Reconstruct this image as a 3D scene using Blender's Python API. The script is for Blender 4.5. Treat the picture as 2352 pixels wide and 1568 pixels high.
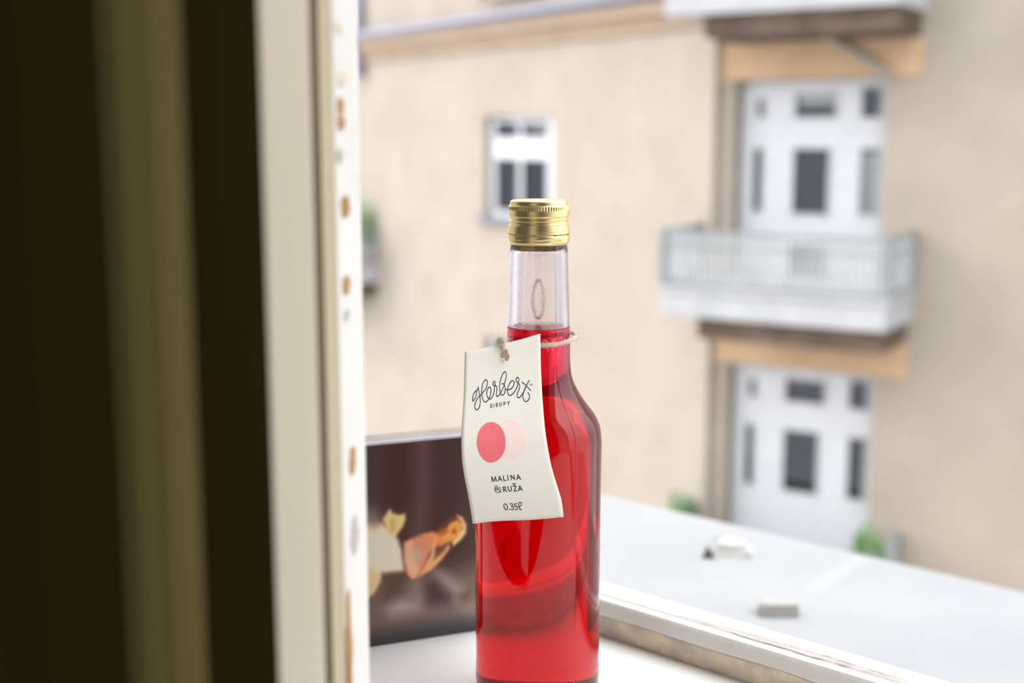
import bpy, bmesh, math, random, json
import numpy as np
from mathutils import Vector, Matrix

for _o in list(bpy.data.objects):
    bpy.data.objects.remove(_o, do_unlink=True)
SC = bpy.context.scene
COL = SC.collection
rnd = random.Random(7)
R = math.radians
CZ = 0.285                                   # eye height above the window sill (sill top = 0)

# ------------------------------------------------------------------ camera
cam = bpy.data.cameras.new('camera')
camo = bpy.data.objects.new('camera', cam); COL.objects.link(camo)
cam.sensor_width = 36.0
cam.lens = 36.0 * 2900 / 2352
cam.clip_start = 0.02; cam.clip_end = 300
camo.location = (0, 0, CZ)
camo.rotation_euler = (R(90 - 9.2), 0, 0)
cam.dof.use_dof = True
cam.dof.focus_distance = 0.588
cam.dof.aperture_fstop = (cam.lens / 1000) / 0.0070
SC.camera = camo

# ------------------------------------------------------------------ world: an even bright overcast sky
W = bpy.data.worlds.new('overcast_sky'); SC.world = W; W.use_nodes = True
nt = W.node_tree; nt.nodes.clear()
tc = nt.nodes.new('ShaderNodeTexCoord'); sx = nt.nodes.new('ShaderNodeSeparateXYZ')
rp = nt.nodes.new('ShaderNodeValToRGB'); bg = nt.nodes.new('ShaderNodeBackground'); ow = nt.nodes.new('ShaderNodeOutputWorld')
nt.links.new(tc.outputs['Generated'], sx.inputs[0]); nt.links.new(sx.outputs['Z'], rp.inputs[0])
rp.color_ramp.elements[0].position = 0.0; rp.color_ramp.elements[0].color = (0.36, 0.37, 0.40, 1)
rp.color_ramp.elements[1].position = 0.9; rp.color_ramp.elements[1].color = (0.97, 0.985, 1.0, 1)
nt.links.new(rp.outputs[0], bg.inputs['Color']); bg.inputs['Strength'].default_value = 4.2
nt.links.new(bg.outputs[0], ow.inputs['Surface'])

# ------------------------------------------------------------------ sun: the bright side of the cloud cover, very soft
sl = bpy.data.lights.new('cloud_sun', 'SUN'); sl.energy = 2.8; sl.angle = R(50); sl.color = (1.0, 0.97, 0.93)
so = bpy.data.objects.new('cloud_sun', sl); COL.objects.link(so)
so.rotation_euler = Vector((-0.90, 0.22, 0.42)).to_track_quat('Z', 'Y').to_euler()
so.location = (-9, 2, 9)

SC.view_settings.view_transform = 'Standard'
SC.view_settings.look = 'None'
SC.view_settings.gamma = 1.0
SC.view_settings.use_curve_mapping = False
SC.view_settings.exposure = 0.0
cy = SC.cycles
cy.use_denoising = True
cy.max_bounces = 24; cy.diffuse_bounces = 6; cy.glossy_bounces = 8
cy.transmission_bounces = 20; cy.transparent_max_bounces = 16; cy.volume_bounces = 3
cy.caustics_reflective = False; cy.caustics_refractive = True
cy.sample_clamp_indirect = 6.0

# ------------------------------------------------------------------ helpers
ORI = {}

def lin(c):
    return tuple(((v / 255) / 12.92 if v / 255 <= .04045 else ((v / 255 + .055) / 1.055) ** 2.4) for v in c)

def mat(name, col, rough=.6, col2=None, nscale=20., bump=0., bscale=80., metal=0., spec=.5, stretch=None, detail=4., lo=.35, hi=.65):
    m = bpy.data.materials.new(name); m.use_nodes = True
    t = m.node_tree; p = t.nodes['Principled BSDF']
    p.inputs['Base Color'].default_value = (*col, 1)
    p.inputs['Roughness'].default_value = rough; p.inputs['Metallic'].default_value = metal
    p.inputs['Specular IOR Level'].default_value = spec
    g = t.nodes.new('ShaderNodeNewGeometry')
    src = g.outputs['Position']
    if stretch:
        mp = t.nodes.new('ShaderNodeMapping'); mp.inputs['Scale'].default_value = stretch
        t.links.new(src, mp.inputs['Vector']); src = mp.outputs[0]
    if col2:
        n = t.nodes.new('ShaderNodeTexNoise'); n.inputs['Scale'].default_value = nscale; n.inputs['Detail'].default_value = detail
        t.links.new(src, n.inputs['Vector'])
        r = t.nodes.new('ShaderNodeValToRGB'); r.color_ramp.elements[0].position = lo; r.color_ramp.elements[1].position = hi
        r.color_ramp.elements[0].color = (*col, 1); r.color_ramp.elements[1].color = (*col2, 1)
        t.links.new(n.outputs['Fac'], r.inputs[0]); t.links.new(r.outputs[0], p.inputs['Base Color'])
    if bump:
        n = t.nodes.new('ShaderNodeTexNoise'); n.inputs['Scale'].default_value = bscale; n.inputs['Detail'].default_value = 5
        t.links.new(src, n.inputs['Vector'])
        b = t.nodes.new('ShaderNodeBump'); b.inputs['Strength'].default_value = .6; b.inputs['Distance'].default_value = bump
        t.links.new(n.outputs['Fac'], b.inputs['Height']); t.links.new(b.outputs[0], p.inputs['Normal'])
    return m

def setp(o, label=None, cat=None, group=None, kind=None):
    if label: o['label'] = label
    if cat: o['category'] = cat
    if group: o['group'] = group
    if kind: o['kind'] = kind
    return o

def empty(name, loc, parent=None):
    o = bpy.data.objects.new(name, None); COL.objects.link(o)
    o.empty_display_size = .05
    base = ORI[parent.name] if parent else Vector((0, 0, 0))
    o.parent = parent; o.location = Vector(loc) - base
    ORI[o.name] = Vector(loc)
    return o

class MB:
    """collects geometry in world coordinates (through matrix M) and links it as one mesh object"""
    def __init__(s, M=None): s.bm = bmesh.new(); s.M = M or Matrix.Identity(4)
    def box(s, x0, x1, y0, y1, z0, z1, bev=0., mi=0):
        b = bmesh.new()
        vs = [b.verts.new((x, y, z)) for z in (z0, z1) for y in (y0, y1) for x in (x0, x1)]
        for f in ((0, 2, 3, 1), (4, 5, 7, 6), (0, 1, 5, 4), (2, 6, 7, 3), (0, 4, 6, 2), (1, 3, 7, 5)):
            b.faces.new([vs[i] for i in f])
        if bev: bmesh.ops.bevel(b, geom=b.edges[:], offset=bev, segments=2, affect='EDGES', profile=.6)
        s.add(b, mi); return s
    def add(s, b, mi=0):
        mp = [s.bm.verts.new(s.M @ v.co) for v in b.verts]
        b.verts.index_update()
        for f in b.faces:
            try:
                nf = s.bm.faces.new([mp[v.index] for v in f.verts]); nf.material_index = mi
            except ValueError: pass
        b.free()
    def prism(s, pts, a0, a1, axis='z', mi=0):
        """closed 2D profile extruded along an axis: z -> (x,y), x -> (y,z), y -> (x,z)"""
        def P(p, a): return {'z': (p[0], p[1], a), 'x': (a, p[0], p[1]), 'y': (p[0], a, p[1])}[axis]
        A = [s.bm.verts.new(s.M @ Vector(P(p, a0))) for p in pts]; B = [s.bm.verts.new(s.M @ Vector(P(p, a1))) for p in pts]
        n = len(pts); fs = []
        for i in range(n): fs.append(s.bm.faces.new((A[i], A[(i + 1) % n], B[(i + 1) % n], B[i])))
        fs.append(s.bm.faces.new(A[::-1])); fs.append(s.bm.faces.new(B))
        for f in fs: f.material_index = mi
        return s
    def tube(s, pts, r, n=8, closed=False, cap=True, mi=0):
        pts = [Vector(p) for p in pts]; N = len(pts); rings = []
        up = Vector((0, 0, 1)); prev = None
        for i, p in enumerate(pts):
            a = pts[(i - 1) % N] if (closed or i) else pts[0]; c = pts[(i + 1) % N] if (closed or i < N - 1) else pts[-1]
            d = (c - a).normalized()
            if prev is None:
                u = d.cross(up); u = u if u.length > 1e-3 else d.cross(Vector((1, 0, 0)))
            else: u = prev - d * prev.dot(d)
            u.normalize(); prev = u; v = d.cross(u)
            rr = r[i] if hasattr(r, '__len__') else r
            rings.append([s.bm.verts.new(s.M @ (p + (u * math.cos(2 * math.pi * k / n) + v * math.sin(2 * math.pi * k / n)) * rr)) for k in range(n)])
        for i in range(N if closed else N - 1):
            A, B = rings[i], rings[(i + 1) % N]
            for k in range(n):
                f = s.bm.faces.new((A[k], A[(k + 1) % n], B[(k + 1) % n], B[k])); f.smooth = True; f.material_index = mi
        if cap and not closed:
            s.bm.faces.new(rings[0][::-1]).material_index = mi; s.bm.faces.new(rings[-1]).material_index = mi
        return s
    def build(s, name, m, parent=None, smooth=False, loc=None, recalc=True, auto=None):
        bm = s.bm
        if recalc: bmesh.ops.recalc_face_normals(bm, faces=bm.faces[:])
        if smooth:
            for f in bm.faces: f.smooth = True
        co = [v.co for v in bm.verts]
        if loc is None:
            lo = Vector([min(c[i] for c in co) for i in range(3)]); hi = Vector([max(c[i] for c in co) for i in range(3)])
            loc = Vector(((lo.x + hi.x) / 2, (lo.y + hi.y) / 2, lo.z))
        loc = Vector(loc)
        bmesh.ops.translate(bm, verts=bm.verts[:], vec=-loc)
        me = bpy.data.meshes.new(name); bm.to_mesh(me); bm.free()
        if auto is not None and smooth:
            me.set_sharp_from_angle(angle=R(auto))
        for mm in (m if isinstance(m, (list, tuple)) else [m]): me.materials.append(mm)
        o = bpy.data.objects.new(name, me); COL.objects.link(o)
        base = ORI[parent.name] if parent else Vector((0, 0, 0))
        o.parent = parent; o.location = loc - base; ORI[o.name] = loc
        return o

def again(o, offset, parent, name=None):
    """a copy of a part that shares its mesh, moved by a world offset"""
    c = o.copy(); COL.objects.link(c); c.parent = parent
    w = ORI[o.name] + Vector(offset); c.location = w - (ORI[parent.name] if parent else Vector((0, 0, 0))); ORI[c.name] = w
    return c

def frame(o, a, b):
    """right-handed wall frame: x along a, y along b, z up, origin o"""
    return Matrix(((a[0], b[0], 0, o[0]), (a[1], b[1], 0, o[1]), (0, 0, 1, 0), (0, 0, 0, 1)))

# ------------------------------------------------------------------ materials
M_stucco = mat('cream_stucco', (.330, .284, .240), .9, (.365, .317, .27), 1.3, .01, 30, spec=.2)
M_trimstone = mat('ochre_render', (.33, .25, .185), .9, (.37, .28, .21), 2., .01, 20, spec=.2)
M_wallshade = mat('wall_shade_ochre', (.47, .325, .205), .9, (.53, .37, .24), 2., spec=.1)
M_soffit = mat('dark_brown_concrete', (.085, .062, .048), .9, (.13, .095, .072), 3., .01, 20, spec=.2)
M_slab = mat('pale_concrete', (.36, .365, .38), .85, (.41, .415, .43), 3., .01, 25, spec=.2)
M_rail = mat('pale_grey_paint', (.36, .375, .385), .5, (.42, .435, .445), 5., spec=.4)
M_raildark = mat('weathered_green_paint', (.19, .22, .225), .5, (.24, .27, .275), 5., spec=.4)
M_white = mat('white_window_paint', (.53, .54, .565), .5, (.50, .51, .54), 6., spec=.4)
M_gutter = mat('zinc_gutter', (.20, .21, .275), .6, (.24, .25, .315), 8., metal=.0, spec=.5)
M_sillshade = mat('sill_shade_grey', (.13, .14, .18), .6, (.17, .18, .22), 8.)
M_curtain = mat('white_curtain', (.66, .67, .68), .9, (.60, .61, .62), 12.)
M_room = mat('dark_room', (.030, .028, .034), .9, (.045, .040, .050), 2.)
M_green = mat('leaf_green', (.07, .20, .05), .6, (.16, .34, .10), 40.)
M_pot = mat('pale_pot', (.72, .72, .74), .7, (.64, .64, .66), 20.)
M_terra = mat('brown_pot', (.35, .22, .15), .7, (.42, .28, .20), 20.)
M_ground = mat('courtyard_paving', (.42, .40, .38), .9, (.50, .48, .46), 2.)
M_ledge = mat('pale_ledge_coating', (.37, .375, .395), .75, (.41, .415, .435), 6., .0006, 120, spec=.3)
M_plaster = mat('room_plaster', (.72, .68, .60), .9, (.76, .72, .64), 3., .001, 60)
M_wood = mat('floor_boards', (.20, .12, .06), .6, (.28, .17, .09), 6., stretch=(12, 1, 1))
M_sill = mat('white_sill_paint', (.87, .87, .845), .5, (.90, .90, .875), 9., .0003, 160, spec=.3)
M_frame = mat('old_white_paint', (.76, .74, .69), .55, (.82, .80, .76), 25., .0004, 200, spec=.4)
M_cream = mat('yellowed_cream_paint', (.50, .44, .335), .6, (.55, .49, .38), 14., .0003, 150, spec=.4, stretch=(1, 1, .12))
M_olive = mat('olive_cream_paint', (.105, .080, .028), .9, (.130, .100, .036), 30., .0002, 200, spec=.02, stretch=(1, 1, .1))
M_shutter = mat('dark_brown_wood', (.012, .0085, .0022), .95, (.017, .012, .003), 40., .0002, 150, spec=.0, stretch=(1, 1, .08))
M_bare = mat('bare_orange_wood', (.50, .27, .09), .8, (.36, .19, .08), 160., spec=.2, stretch=(1, 1, .3))
M_grey_wood = mat('weathered_wood', (.88, .74, .55), .85, (.58, .50, .45), 60., .0005, 300, spec=.2, stretch=(1, 1, 1))
M_crack = mat('dark_crack', (.16, .12, .09), .9, (.26, .17, .14), 300., spec=.1)
M_grooveshade = mat('groove_shade_brown', (.26, .185, .075), .8, (.32, .235, .10), 60., spec=.1)
M_bead = mat('tan_painted_bead', (.44, .37, .245), .7, (.50, .43, .30), 40., spec=.2, stretch=(1, 1, .15))
M_flake = mat('pinkish_primer', (.48, .42, .40), .85, (.58, .52, .50), 250., spec=.2)
M_ink = mat('dark_navy_ink', (.018, .020, .035), .7, (.026, .028, .042), 900.)
M_red = mat('coral_red_ink', (.76, .125, .145), .75, (.80, .15, .165), 800.)
M_pink = mat('pale_pink_ink', (.82, .62, .57), .75, (.86, .66, .61), 800.)
M_overlap = mat('deeper_coral_ink', (.75, .112, .133), .75, (.79, .135, .152), 800.)
M_twine = mat('cream_twine', (.80, .70, .58), .9, (.66, .53, .42), 700.)
M_twinered = mat('red_stained_twine', (.72, .36, .28), .9, (.80, .55, .45), 700.)
M_carton = mat('black_carton', (.020, .018, .022), .35, (.028, .025, .03), 60., spec=.5)
M_edge = mat('lit_edge_lavender', (.70, .68, .80), .4, (.78, .76, .86), 60.)
M_cartontop = mat('grey_card', (.30, .27, .24), .6, (.36, .33, .30), 60.)
M_block = mat('grey_tile', (.40, .395, .37), .85, (.48, .475, .45), 140., .0008, 300)
M_scrap = mat('white_plaster_piece', (.52, .52, .52), .9, (.48, .48, .48), 60., .001, 120)
M_strip = mat('white_sealant', (.435, .44, .455), .8, (.41, .415, .43), 30.)
M_wedge = mat('wedge_shade_grey', (.10, .09, .085), .9, (.16, .14, .13), 200., .001, 300)

def glass_pane(name, tint=(.97, .985, .98)):
    m = bpy.data.materials.new(name); m.use_nodes = True; t = m.node_tree; t.nodes.clear()
    o = t.nodes.new('ShaderNodeOutputMaterial'); mx = t.nodes.new('ShaderNodeMixShader'); f = t.nodes.new('ShaderNodeFresnel')
    tr = t.nodes.new('ShaderNodeBsdfTransparent'); gl = t.nodes.new('ShaderNodeBsdfGlossy')
    f.inputs['IOR'].default_value = 1.5; tr.inputs[0].default_value = (*tint, 1); gl.inputs['Roughness'].default_value = .02
    gl.inputs['Color'].default_value = (.9, .9, .95, 1)
    t.links.new(f.outputs[0], mx.inputs[0]); t.links.new(tr.outputs[0], mx.inputs[1]); t.links.new(gl.outputs[0], mx.inputs[2])
    t.links.new(mx.outputs[0], o.inputs['Surface']); return m
M_pane = glass_pane('window_glass')

def gold():
    m = mat('brushed_gold_foil', (.86, .68, .32), .34, (.90, .73, .37), 60., metal=1.0)
    p = m.node_tree.nodes['Principled BSDF']; p.inputs['Roughness'].default_value = .36
    return m
M_gold = gold()

def paper():
    m = bpy.data.materials.new('cream_paper'); m.use_nodes = True; t = m.node_tree; t.nodes.clear()
    o = t.nodes.new('ShaderNodeOutputMaterial'); mx = t.nodes.new('ShaderNodeMixShader')
    d = t.nodes.new('ShaderNodeBsdfDiffuse'); tr = t.nodes.new('ShaderNodeBsdfTranslucent')
    n = t.nodes.new('ShaderNodeTexNoise'); n.inputs['Scale'].default_value = 900; n.inputs['Detail'].default_value = 3
    g = t.nodes.new('ShaderNodeNewGeometry'); t.links.new(g.outputs['Position'], n.inputs['Vector'])
    r = t.nodes.new('ShaderNodeValToRGB'); r.color_ramp.elements[0].color = (.86, .835, .745, 1); r.color_ramp.elements[1].color = (.91, .885, .80, 1)
    t.links.new(n.outputs['Fac'], r.inputs[0]); t.links.new(r.outputs[0], d.inputs[0]); t.links.new(r.outputs[0], tr.inputs[0])
    mx.inputs[0].default_value = .22
    t.links.new(d.outputs[0], mx.inputs[1]); t.links.new(tr.outputs[0], mx.inputs[2]); t.links.new(mx.outputs[0], o.inputs['Surface'])
    return m
M_paper = paper()
def fibrous(name, c1, c2):
    m = mat(name, c1, .95, c2, 700., spec=.1); tt = m.node_tree; p = tt.nodes['Principled BSDF']; o = tt.nodes['Material Output']
    mx = tt.nodes.new('ShaderNodeMixShader'); tr = tt.nodes.new('ShaderNodeBsdfTranslucent'); tr.inputs[0].default_value = (*c1, 1); mx.inputs[0].default_value = .6
    tt.links.new(p.outputs[0], mx.inputs[1]); tt.links.new(tr.outputs[0], mx.inputs[2]); tt.links.new(mx.outputs[0], o.inputs['Surface']); return m
M_twine = fibrous('cream_twine', (.97, .93, .86), (.93, .87, .78))

def bottle_glass(name, drops):
    m = bpy.data.materials.new(name); m.use_nodes = True; t = m.node_tree; t.nodes.clear()
    o = t.nodes.new('ShaderNodeOutputMaterial'); gl = t.nodes.new('ShaderNodeBsdfGlass')
    gl.inputs['Color'].default_value = (.985, .97, .985, 1); gl.inputs['IOR'].default_value = 1.5; gl.inputs['Roughness'].default_value = .10 if drops else 0.0
    t.links.new(gl.outputs[0], o.inputs['Surface'])
    if drops:
        g = t.nodes.new('ShaderNodeNewGeometry'); mp = t.nodes.new('ShaderNodeMapping'); mp.inputs['Scale'].default_value = (1, 1, .8)
        t.links.new(g.outputs['Position'], mp.inputs['Vector'])
        v = t.nodes.new('ShaderNodeTexVoronoi'); v.inputs['Scale'].default_value = 1900; v.feature = 'SMOOTH_F1'
        n = t.nodes.new('ShaderNodeTexNoise'); n.inputs['Scale'].default_value = 2400; n.inputs['Detail'].default_value = 4
        t.links.new(mp.outputs[0], v.inputs['Vector']); t.links.new(mp.outputs[0], n.inputs['Vector'])
        ad = t.nodes.new('ShaderNodeMath'); ad.operation = 'ADD'
        t.links.new(v.outputs['Distance'], ad.inputs[0]); t.links.new(n.outputs['Fac'], ad.inputs[1])
        b = t.nodes.new('ShaderNodeBump'); b.inputs['Strength'].default_value = .12; b.inputs['Distance'].default_value = .0003
        t.links.new(ad.outputs[0], b.inputs['Height']); t.links.new(b.outputs[0], gl.inputs['Normal'])
    return m
M_glass = bottle_glass('clear_bottle_glass', False)
M_dew = bottle_glass('dewy_inner_glass', True)

LEVEL = 0.1928
def syrup():
    """air side above the fill level, glass side below it: the index of refraction is that of the real interface"""
    m = bpy.data.materials.new('red_syrup'); m.use_nodes = True; t = m.node_tree; t.nodes.clear()
    o = t.nodes.new('ShaderNodeOutputMaterial'); gl = t.nodes.new('ShaderNodeBsdfGlass')
    g = t.nodes.new('ShaderNodeNewGeometry'); sx = t.nodes.new('ShaderNodeSeparateXYZ'); t.links.new(g.outputs['Position'], sx.inputs[0])
    gt = t.nodes.new('ShaderNodeMath'); gt.operation = 'GREATER_THAN'; gt.inputs[1].default_value = LEVEL - .00012
    t.links.new(sx.outputs['Z'], gt.inputs[0])
    ma = t.nodes.new('ShaderNodeMath'); ma.operation = 'MULTIPLY_ADD'; ma.inputs[1].default_value = 1.37 - 1.37 / 1.5; ma.inputs[2].default_value = 1.37 / 1.5
    t.links.new(gt.outputs[0], ma.inputs[0]); t.links.new(ma.outputs[0], gl.inputs['IOR'])
    gl.inputs['Roughness'].default_value = 0.0; gl.inputs['Color'].default_value = (1, 1, 1, 1)
    va = t.nodes.new('ShaderNodeVolumeAbsorption'); va.inputs['Color'].default_value = (.955, .03, .30, 1); va.inputs['Density'].default_value = 185
    vs = t.nodes.new('ShaderNodeVolumeScatter'); vs.inputs['Color'].default_value = (1, .30, .36, 1); vs.inputs['Density'].default_value = 7; vs.inputs['Anisotropy'].default_value = .4
    av = t.nodes.new('ShaderNodeAddShader'); t.links.new(va.outputs[0], av.inputs[0]); t.links.new(vs.outputs[0], av.inputs[1])
    t.links.new(gl.outputs[0], o.inputs['Surface']); t.links.new(av.outputs[0], o.inputs['Volume'])
    return m
M_syrup = syrup()

# ================================================================== OUR ROOM AND WINDOW (structure)
A = math.radians(48.5)
WX = (math.sin(A), -math.cos(A)); WN = (math.cos(A), math.sin(A))
MW = frame((.0527, .694), WX, WN)                 # x along the window, y outward, z up; sill top z = 0
S0, S1, ZT = -.34, 1.02, 1.55                      # the opening

def wall_open(M, s0, s1, z0, z1, d0, d1, holes):
    b = MB(M)
    ss = sorted({s0, s1, *[h[0] for h in holes], *[h[1] for h in holes]}); zs = sorted({z0, z1, *[h[2] for h in holes], *[h[3] for h in holes]})
    for i in range(len(ss) - 1):
        z_start = None
        for j in range(len(zs) - 1):
            cx, cz = (ss[i] + ss[i + 1]) / 2, (zs[j] + zs[j + 1]) / 2
            solid = not any(h[0] < cx < h[1] and h[2] < cz < h[3] for h in holes)
            if solid and z_start is None: z_start = zs[j]
            if z_start is not None and (not solid or j == len(zs) - 2):
                b.box(ss[i], ss[i + 1], d0, d1, z_start, zs[j + 1] if solid else zs[j]); z_start = None
    return b

# the outside wall of our own house, with the window opening
wl = wall_open(MW, -6.5, 7.0, -12, 7.0, -.26, .03, [(S0, S1, -.04, ZT)]).build('wall_front', M_plaster); setp(wl, kind='structure')
w = MB(MW).box(-1.6, -1.5, -3.3, -.26, -.95, 1.95).build('wall_left', M_plaster); setp(w, kind='structure')
w = MB(MW).box(2.0, 2.1, -3.3, -.26, -.95, 1.95).build('wall_right', M_plaster); setp(w, kind='structure')
w = MB(MW).box(-1.6, 2.1, -3.4, -3.3, -.95, 1.95).build('wall_back', M_plaster); setp(w, kind='structure')
w = MB(MW).box(-1.6, 2.1, -3.4, -.26, -1.05, -.95).build('floor', M_wood); setp(w, kind='structure')
w = MB(MW).box(-1.6, 2.1, -3.4, -.26, 1.95, 2.05).build('ceiling', M_plaster); setp(w, kind='structure')

sill = MB(MW).box(S0 - .02, S1 + .02, -.31, .002, -.04, 0, .0025).build('window_sill', M_sill, smooth=True, auto=40); setp(sill, kind='structure')
# window 1: fixed frame, with the peeling bottom rail and the opened casement as parts
win = empty('window_1', MW @ Vector((.3, .015, 0))); setp(win, kind='structure')
def rail_prof():
    return [(.0, .0), (.0, .0125), (-.0012, .0140), (-.0012, .0200), (.0, .0216), (.002, .0222), (.0050, .0219), (.0062, .0206), (.0072, .0206), (.0085, .0218),
            (.0200, .0206), (.0300, .0190), (.0320, .0150), (.0320, -.0600), (.0, -.0600)]
br = MB(MW).prism([(p[0], max(p[1], -.06)) for p in rail_prof()], S0, S1, 'x').build('bottom_rail', M_frame, win)
# wood laid bare along the foot of the rail, and the peeling along its top
def ribbon(b, pts, wd, up):
    """flat strip: pts = centre line, wd = half width (per point), up = surface normal"""
    up = Vector(up); L = []; 
    for i, p in enumerate(pts):
        d = Vector(pts[min(i + 1, len(pts) - 1)]) - Vector(pts[max(i - 1, 0)]); q = d.cross(up).normalized() * (wd[i] if hasattr(wd, '__len__') else wd)
        L.append((b.bm.verts.new(b.M @ (Vector(p) + q)), b.bm.verts.new(b.M @ (Vector(p) - q))))
    for i in range(len(L) - 1):
        b.bm.faces.new((L[i][0], L[i + 1][0], L[i + 1][1], L[i][1]))
n_ = 60
b = MB(MW); pts = [(S0 + .01 + (S1 - S0 - .02) * i / n_, -.00035, .0064 + .0005 * math.sin(i * 1.7)) for i in range(n_ + 1)]
ribbon(b, pts, [.0052 + .0006 * rnd.random() for _ in pts], (0, -1, 0)); b.build('bare_wood_strip', M_grey_wood, br)
def crack(s0, s1, y0, y1, zt, wd, m, name, n=14):
    b = MB(MW); pts = []
    for i in range(n + 1):
        t = i / n; y = y0 + (y1 - y0) * t + rnd.uniform(-.0007, .0007); pts.append((s0 + (s1 - s0) * t, y, zt(y) + .00018))
    ribbon(b, pts, [1.5 * wd * (.25 + .75 * math.sin(math.pi * i / n)) * rnd.uniform(.7, 1.2) for i in range(n + 1)], (0, 0, 1)); b.build(name, m, br)
top_z = lambda y: .0218 + (y - .0085) / .0215 * -.0028 if y > .0085 else .0206
crack(.045, .175, .0100, .0105, top_z, .0021, M_flake, 'paint_flake', 22)
crack(.030, .100, .0175, .0145, top_z, .0004, M_crack, 'paint_crack')
crack(.100, .180, .0135, .0125, top_z, .0004, M_crack, 'paint_crack')
crack(.012, .050, .0190, .0180, top_z, .0004, M_crack, 'paint_crack')
crack(.020, .036, .0090, .0170, top_z, .0006, M_flake, 'paint_flake')
crack(.205, .232, .0130, .0115, top_z, .0004, M_crack, 'paint_crack')
crack(.212, .240, .0088, .0094, top_z, .0007, M_flake, 'paint_flake')
crack(.275, .330, .0090, .0100, top_z, .0009, M_crack, 'paint_crack')
crack(.330, .372, .0280, .0285, top_z, .0003, M_crack, 'paint_crack')
b = MB(MW); ribbon(b, [(S0 + .01 + (S1 - S0 - .02) * i / 70, .0067, .0208) for i in range(71)], [rnd.uniform(.0001, .0004) for _ in range(71)], (0, 0, 1)); b.build('paint_crack', M_crack, br)
# side and head of the fixed frame
MB(MW).box(S0, S0 + .055, -.02, .032, 0.0225, ZT, .002).build('frame_post', M_frame, win)
MB(MW).box(S1 - .055, S1, -.02, .032, 0.0225, ZT, .002).build('frame_post', M_frame, win)
MB(MW).box(S0 + .055, S1 - .055, -.02, .032, ZT - .055, ZT, .002).build('head_rail', M_frame, win)

# unseen white boards, added down the opening's sides to brighten the bottle's edges
MB(MW).box(S0 - .012, S0 + .004, -.31, -.0205, .0005, ZT, .001).build('bounce_board', M_sill, win)
MB(MW).box(S1 - .004, S1 + .012, -.31, -.0205, .0005, ZT, .001).build('bounce_board', M_sill, win)
# the casement opened inward: its free stile stands near the lens, seen end-on
FA = Vector((-.0585, .3005)); FB = Vector((-.0532, .3805)) # ends of the free edge
cd = (FB - FA).normalized(); cp = Vector((-cd.y, cd.x))  # cp points away from the lens along the leaf
MC = frame(FA, cd, cp)
ca = MB(MC)
prof = [(0, .002), (.001, .0006), (.003, 0), (.0515, 0), (.0528, .0006), (.0534, .0040), (.0600, .0040), (.0604, .0006), (.0612, 0), (.0790, .0002), (.0797, .0025), (.0797, .040), (0, .040)]
def zt(v): return .016, 1.46
ca.prism(prof, .016, 1.46)
leaf = ca.build('casement_sash', M_cream, win)
MB(MC).box(.0530, .0602, .0030, .0042, .016, 1.46).build('groove_shade_strip', M_grooveshade, leaf)  # the groove's shade, put in as a brown strip
MB(MC).box(.0606, .0790, -.0006, .0004, .016, 1.46, .0003).build('glazing_bead', M_bead, leaf)
# white weathered lip with orange bare-wood chips
lip = MB(MC); lip.prism([(.0799, .0006), (.0815, -.0004), (.1200, -.0004), (.1222, .0008), (.1226, .003), (.1226, .040), (.0799, .040)], .016, 1.46)
lip.build('weathered_lip', M_frame, leaf)
def chip(z0, z1, u0, u1, m):
    b = MB(MC); n = 9; L = []
    q = Vector((.040, 0, 0)); nn = Vector((0, -1, 0))
    for i in range(n + 1):
        t = i / n; wv = math.sin(math.pi * (0.08 + .84 * t)) ** .6; um = (u0 + u1) / 2; h = (u1 - u0) / 2 * wv
        z = z0 + (z1 - z0) * t
        for k, u in enumerate((um - h * rnd.uniform(.7, 1.1), um + h * rnd.uniform(.7, 1.1))):
            L.append(b.bm.verts.new(b.M @ (Vector((.0812, -.0004, z)) + q * u + nn * .00025)))
    for i in range(n): b.bm.faces.new((L[2 * i], L[2 * i + 2], L[2 * i + 3], L[2 * i + 1]))
    b.build('bare_wood_chip', m, leaf)
for z0, z1, u0, u1, m in ((.3155, .3187, .0, .35, M_grey_wood), (.3001, .3047, .1, .45, M_grey_wood), (.2918, .2967, .05, .35, M_bare), (.2869, .2915, .05, .38, M_bare), (.2770, .2816, .0, .3, M_flake),
        (.2602, .2669, .12, .50, M_bare), (.2361, .2421, .12, .45, M_bare), (.2280, .2314, .15, .4, M_flake), (.1771, .1861, .25, .55, M_bare), (.1500, .1625, .25, .6, M_flake), (.345, .352, .1, .5, M_bare), (.100, .142, -.02, .22, M_bare)): chip(z0, z1, u0, u1, m)

# casement rails, glass and hinge stile (they run back behind the free stile)
LW = .46
ca2 = MB(MC)
for z0_, z1_ in ((.016, .075), (1.40, 1.46)): ca2.box(.030, .062, .0402, LW - .06, z0_, z1_, .001)
ca2.box(.026, .066, LW - .06, LW, .016, 1.46, .001)
ca2.build('sash_rail', M_frame, leaf)
MB(MC).box(.044, .048, .0402, LW - .06, .075, 1.40).build('pane', M_pane, leaf)

# window 2: the dark folding shutter in front, with a ribbed cream moulding
SA = Vector((-.0689, .170)); SB = Vector((-.0580, .2985)); sd = (SB - SA).normalized(); sp = Vector((sd.y, -sd.x))   # sp points right, to the window
MS = frame(SA, sd, -sp)
L_ = (SB - SA).length
sh = empty('window_2', (*SA, -.1)); setp(sh, kind='structure')
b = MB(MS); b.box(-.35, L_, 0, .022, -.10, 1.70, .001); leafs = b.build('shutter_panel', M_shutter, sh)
b = MB(MS)
pf = [(.0383, 0)]
for i in range(90):
    s_ = .0386 + (.0722 - .0386) * i / 89
    h_ = .0002
    for c_, wd_, a_ in ((.0428, .0030, .0022), (.0533, .0038, .0027), (.0658, .0055, .0021)): h_ += a_ * math.exp(-((s_ - c_) / wd_) ** 4)
    pf.append((s_, -h_ * min(1, (s_ - .0380) / .003, (.0728 - s_) / .005)))
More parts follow.
